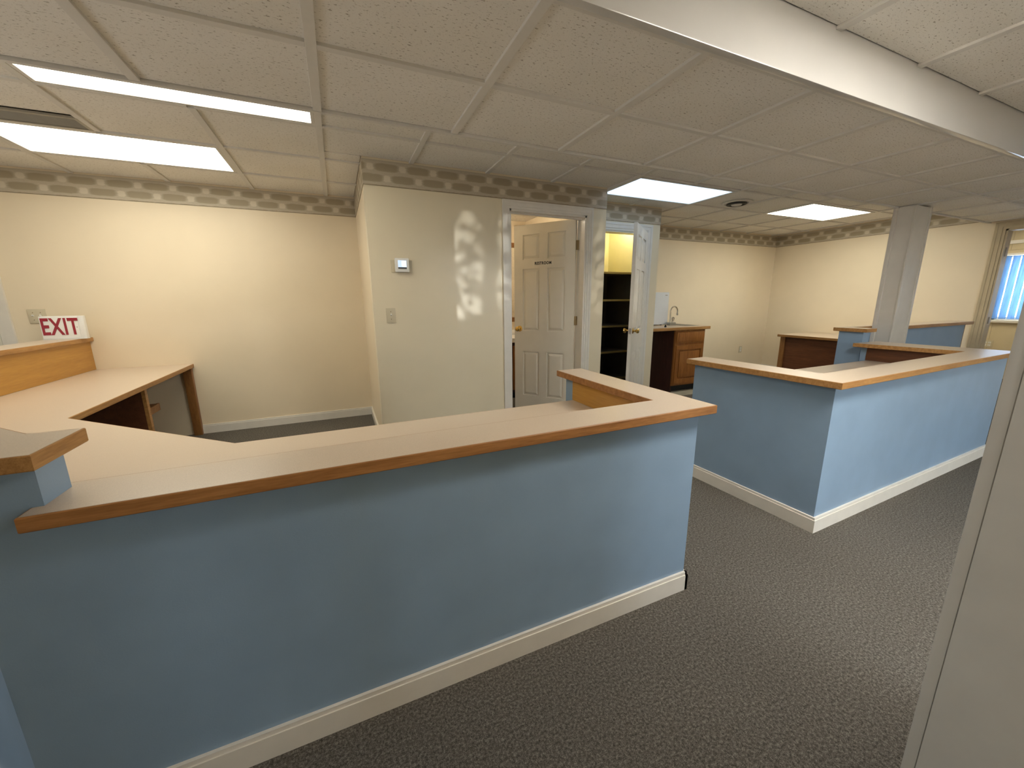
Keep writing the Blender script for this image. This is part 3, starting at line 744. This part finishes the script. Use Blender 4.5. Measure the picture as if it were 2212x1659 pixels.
def bc(name, mat, x0, x1, y0, y1, z0, z1, parent=None, bev=0):
    return box(name, mat, x0-4.15, x1-4.15, y0-4.2, y1-4.2, z0, z1, parent or ct, bev)
# worktop slab with a hole for the sink
SX0, SX1, SY0, SY1 = 4.425, 4.63, 4.0, 4.40
mb = MB()
for (a, b_, c_, d_) in ((3.605, SX0, 3.856, 4.597), (SX1, 4.70, 3.856, 4.597), (SX0, SX1, 3.856, SY0), (SX0, SX1, SY1, 4.597)):
    mb.box(a-4.15, b_-4.15, c_-4.2, d_-4.2, .864, .90)
mb.build('worktop', 'lam', ct)
bc('edge_band', 'oakX', 3.605, 4.712, 3.842, 3.856, .862, .9005, bev=.003); bc('edge_band', 'oakX', 4.70, 4.712, 3.856, 4.597, .862, .9005)
bc('support_cleat', 'cabdark', 3.605, 3.63, 3.90, 4.59, .80, .8635)
mb = MB(); o = [(SX0-4.165, SY0-4.215), (SX1-4.135, SY0-4.215), (SX1-4.135, SY1-4.185), (SX0-4.165, SY1-4.185)]
mb.ring(o, offset(o, .03), .900, .906, .001)
i2 = offset(o, .03); i3 = offset(o, .05)
bm = mb.bm
A = [bm.verts.new((x, y, .905)) for x, y in i2]; B = [bm.verts.new((x, y, .75)) for x, y in i3]
for i in range(4): bm.faces.new((A[i], A[(i+1) % 4], B[(i+1) % 4], B[i]))
bm.faces.new(B)
mb.build('sink_bowl', 'steel', ct)
f = thing('faucet', 'gooseneck nickel faucet at the kitchenette sink', 'faucet', (4.37, 4.30, .9005))
f.location = (4.365, 4.225, .9005)
MB().box(-.045, .07, -.03, .03, 0, .045, .008).build('base', 'steel', f, True)
pts = [(-.02, 0, .04)] + [(-.02, 0, .05+.03*i) for i in range(6)] + [(-.02+.065*(1-math.cos(t)), 0, .20+.065*math.sin(t)) for t in (math.pi*i/10 for i in range(1, 11))] + [(.11, 0, .165)]
MB().tube(pts, .0095, 10).build('spout', 'chrome', f, True)
MB().cyl((.11, 0, .170), (.112, 0, .140), .0125).build('nozzle', 'chrome', f, True)
MB().lathe((.035, 0, .045), (0, 0, 1), [(0, .018), (.02, .014), (.035, .020), (.06, .022), (.072, .012)], 14).build('handle', 'chrome', f, True)
st = tag(MB().lathe((0, 0, 0), (0, 0, 1), [(0, .014), (.012, .015), (.022, .010), (.03, .011), (.032, .003)], 14).build('sink_stopper', 'black', loc=(4.02, 3.98, .9003)), 'small black stopper lying on the kitchenette worktop', 'stopper')
fr = thing('mini_fridge', 'white boxy appliance standing on the worktop beside the closet wall', 'fridge', (4.11, 4.44, .9003))
MB().box(-.25, .25, -.11, .15, .012, .465, .008).build('body', 'fridge', fr, True)
MB().box(-.25, .25, -.155, -.113, .012, .465, .010).build('door', 'fridge', fr, True)
MB().box(.175, .215, -.1565, -.1548, .418, .428).build('badge', 'vent', fr)
for sx in (-.2, .2):
    for sy in (-.08, .12): MB().cyl((sx, sy, 0), (sx, sy, .014), .014).build('foot', 'black', fr)

# ------------------------------------------------------------------ closet contents
def shelf(label, x0, x1, y0, y1, z, mat='shelfwood', group='closet shelves'):
    t = thing('closet_shelf', label, 'shelf', ((x0+x1)/2, (y0+y1)/2, z), group=group)
    w, d = (x1-x0)/2, (y1-y0)/2
    MB().box(-w, w, -d+.012, d, 0, .020).build('board', mat, t)
    MB().box(-w, w, -d, -d+.012, -.006, .020, .002).build('front_lip', mat, t)
    MB().box(-w, -w+.02, -d+.03, d, -.045, 0).build('cleat', mat, t); MB().box(w-.02, w, -d+.03, d, -.045, 0).build('cleat', mat, t)
shelf('short yellow corner shelf high in the closet', 2.532, 3.10, 4.22, 4.538, 1.93, 'shelfwood')
cs = thing('closet_shelving', 'dark built-in shelving filling the lower closet', 'shelving', (2.995, 4.28, 0))
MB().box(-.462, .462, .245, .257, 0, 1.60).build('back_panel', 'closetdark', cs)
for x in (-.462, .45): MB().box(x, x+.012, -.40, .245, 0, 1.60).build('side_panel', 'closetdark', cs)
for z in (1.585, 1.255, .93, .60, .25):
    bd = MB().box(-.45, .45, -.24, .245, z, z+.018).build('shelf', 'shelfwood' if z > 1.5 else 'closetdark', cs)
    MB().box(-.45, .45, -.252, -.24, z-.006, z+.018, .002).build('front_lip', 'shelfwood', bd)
lb = thing('light_bulb', 'bare bulb on the closet ceiling just behind the door head', 'lamp', (3.28, 4.05, ZC-.02))
MB().cyl((0, 0, -.03), (0, 0, 0), .045).build('holder', 'plastic', lb)
MB().lathe((0, 0, -.03), (0, 0, -1), [(0, .014), (.02, .016), (.045, .030), (.065, .028), (.08, .012)], 16).build('bulb', 'bulb', lb, True)

# ------------------------------------------------------------------ restroom contents
v = thing('bathroom_vanity', 'dark wood vanity with white basin top inside the restroom', 'vanity', (2.0, 4.74, 0))
MB().box(-.40, .40, -.20, .25, .08, .74).build('body', 'cabdark', v); MB().box(-.40, .40, -.15, .25, 0, .08).build('toe_kick', 'black', v)
MB().box(-.38, -.01, -.22, -.201, .12, .70, .004).build('cabinet_door', 'cabwood', v); MB().box(.01, .38, -.22, -.201, .12, .70, .004).build('cabinet_door', 'cabwood', v)
MB().box(-.415, .415, -.23, .255, .742, .80, .008).build('basin_top', 'plastic', v, True); MB().box(-.415, .415, .235, .255, .80, .87, .004).build('backsplash', 'plastic', v, True)
mr = thing('wall_mirror', 'wood framed mirror above the vanity inside the restroom', 'mirror', (2.05, 4.985, 1.5))
o = [(-.34, -.52), (.34, -.52), (.34, .52), (-.34, .52)]
fm = MB().ring(o, offset(o, .06), 0, .03, .004).build('frame', 'postwood', mr); fm.rotation_euler = (math.pi/2, 0, 0); fm.location = (0, .012, 0)
gm = MB().prism(offset(o, .055), .004, .012).build('glass', 'mirror', mr); gm.rotation_euler = (math.pi/2, 0, 0); gm.location = (0, .012, 0)
rl = thing('ceiling_lamp', 'round ceiling lamp inside the restroom', 'lamp', (1.65, 4.3, 2.30))
MB().lathe((0, 0, 0), (0, 0, -1), [(0, .15), (.02, .15), (.025, .14)], 24).build('base', 'plastic', rl, True)
MB().lathe((0, 0, -.025), (0, 0, -1), [(0, .13), (.04, .12), (.07, .07), (.08, .01)], 24).build('globe', 'lamp_restroom', rl, True)
nl = thing('ceiling_lamp', 'ceiling lamp of the next room', 'lamp', (8.2, 2.6, 2.294))
MB().box(-.6, .6, -.3, .3, -.05, 0, .006).build('housing', 'plastic', nl); MB().box(-.57, .57, -.27, .27, -.058, -.05).build('diffuser', 'diff_next', nl)

# ------------------------------------------------------------------ things on walls
th = thing('thermostat', 'white thermostat with lit screen on the pale wall', 'thermostat', (.505, 3.33, 1.548))
MB().box(-.082, .082, -.006, -.0005, -.052, .045, .002).build('back_plate', 'plate', th)
MB().box(-.055, .055, -.034, -.006, -.05, .058, .007).build('body', 'plastic', th, True)
MB().box(-.032, .034, -.0352, -.0335, -.012, .040).build('screen', 'lcd', th)
MB().box(-.004, .030, -.0358, -.0350, -.008, .036).build('screen_digits', 'lcdwhite', th); MB().box(-.032, .034, -.0356, -.0336, -.026, -.012).build('button_row', 'lcdgrey', th)
def wallplate(label, x, y, z, rz=0, w=.072, hgt=.117, kind='switch', n=1, cat='switch', mat='plate'):
    t = thing('light_switch' if kind == 'switch' else 'wall_outlet', label, 'light switch' if kind == 'switch' else 'outlet', (x, y, z), rz)
    MB().box(-w/2, w/2, -.007, -.0005, -hgt/2, hgt/2, .002).build('plate', mat, t, True)
    for i in range(n):
        cx = (i-(n-1)/2)*.046
        if kind == 'switch':
            MB().box(cx-.006, cx+.006, -.0078, -.0065, -.013, .013).build('slot', 'plate', t)
            tg = MB().box(-.0045, .0045, -.016, 0, -.005, .005, .0015).build('toggle', 'plastic', t); tg.location = (cx, -.006, .003); tg.rotation_euler = (math.radians(-25), 0, 0)
            for s_ in (-.03, .03): MB().cyl((cx, -.0085, s_), (cx, -.0065, s_), .003, None, 10).build('screw', 'bronze', t)
        else:
            for s_ in (-.02, .02):
                q = MB().box(cx-.016, cx+.016, -.0085, -.0065, s_-.013, s_+.013, .002).build('socket', 'plastic', t)
                for u in (-.006, .006): MB().box(cx+u-.0012, cx+u+.0012, -.0092, -.0084, s_-.004, s_+.005).build('slot', 'black', q)
            MB().cyl((cx, -.009, 0), (cx, -.0065, 0), .003, None, 10).build('screw', 'bronze', t)
    return t
wallplate('ivory light switch below the thermostat', .395, 3.33, 1.158)
wallplate('double light switch on the back wall behind the EXIT sign', -2.29, YB, 1.172, w=.108, n=2)
wallplate('ivory outlet low on the back wall right of the sink cabinet', 6.43, YB, .395, kind='outlet')
wallplate('tan outlet below the blinds in the next room', X2-.008, 2.60, .53, -math.pi/2, w=.12, kind='outlet', n=2)
# EXIT sign on the ledge
ex = thing('exit_sign', 'white EXIT sign with red letters propped on the wooden ledge', 'exit sign', (-2.075, 4.44, .9853), math.radians(2)); ex.scale = (.88, 1, .97)
MB().box(-.15, .15, -.006, .030, .004, .195, .006).build('housing', 'plastic', ex, True)
MB().box(-.148, .108, -.012, -.006, .008, .192, .003).build('face_plate', 'plastic', ex, True)
MB().box(.114, .146, -.009, -.006, .006, .194, .002).build('side_channel', 'plastic', ex, True)
MB().box(-.15, .15, -.018, .034, 0, .006, .002).build('base_rail', 'plastic', ex, True)
textmesh('lettering', 'EXIT', .195, 'red', ex, face_south(-.018, -.0135, .100), .0016, (.60, 1.0), .004, label='red capital letters EXIT', spacing=1.08)
for s_ in (-.138, .096): MB().cyl((s_, -.0135, .10), (s_, -.0115, .10), .003, None, 10).build('screw', 'bronze', ex)
# door casing at the far left of the back wall
d4 = sempty('door_4', 'white door frame at the far left of the back wall')
casing(d4, -3.34, -2.53, 2.03, YB, .085, .08)
lf = panel_door(d4, .805, 2.02, .026, 'door'); lf.location = (-2.532, YB+.013, .0)
MB().lathe((-.75, -.026, .95), (0, -1, 0), [(0, .03), (.006, .03), (.01, .012), (.03, .011), (.038, .022), (.05, .026), (.06, .02), (.064, .004)], 18).build('knob', 'brass', lf, True)

# ------------------------------------------------------------------ street side: leafy tree dappling the low sun, unseen fence added to block lower rays
M['leaf'] = paint('leaf_green', (.06, .11, .03), .5, .3, 8, 0)
fe = thing('added_fence', 'wooden board fence added outside the front windows to block low sun', 'fence', (3.4, -5.3, -.15))
me = None
for i in range(16):
    if me is None:
        o = MB().box(-.145, .145, -.012, .012, 0, 1.42, .004).build('fence_board', 'postwood', fe); me = o.data
    else:
        o = bpy.data.objects.new('fence_board', me); C.objects.link(o); o.parent = fe
    o.location = (-2.4 + .3*i + .15, 0, 0)
MB().box(-2.4, 2.4, .012, .05, .3, .38).build('fence_rail', 'postwood', fe); MB().box(-2.4, 2.4, .012, .05, 1.0, 1.08).build('fence_rail', 'postwood', fe)
tr = thing('street_tree', 'leafy tree standing outside the front windows', 'tree', (3.3, -5.0, -.15))
MB().tube([(0, 0, 0), (.03, 0, .8), (-.02, .02, 1.6), (.05, 0, 2.6), (.02, 0, 3.4)], [.10, .09, .075, .055, .02], 10).build('trunk', 'postwood', tr, True)
mb = MB(); rnd = random.Random(11)
for i in range(2100):
    c = Vector((rnd.uniform(-2.0, 2.2), rnd.uniform(-.25, .25), rnd.uniform(1.38, 2.85)))
    ax = Vector((rnd.uniform(-1, 1), rnd.uniform(-.6, .6), rnd.uniform(-1, 1))).normalized(); sd_ = ax.cross(Vector((rnd.uniform(-.5, .5), 1, rnd.uniform(-.5, .5)))).normalized()
    L, w = rnd.uniform(.07, .12), rnd.uniform(.025, .045)
    v = [mb.bm.verts.new(c + p) for p in (-ax*L*.5, sd_*w, ax*L*.5, -sd_*w)]
    mb.bm.faces.new(v)
fo = mb.build('foliage', 'leaf', tr); fo['kind'] = 'stuff'
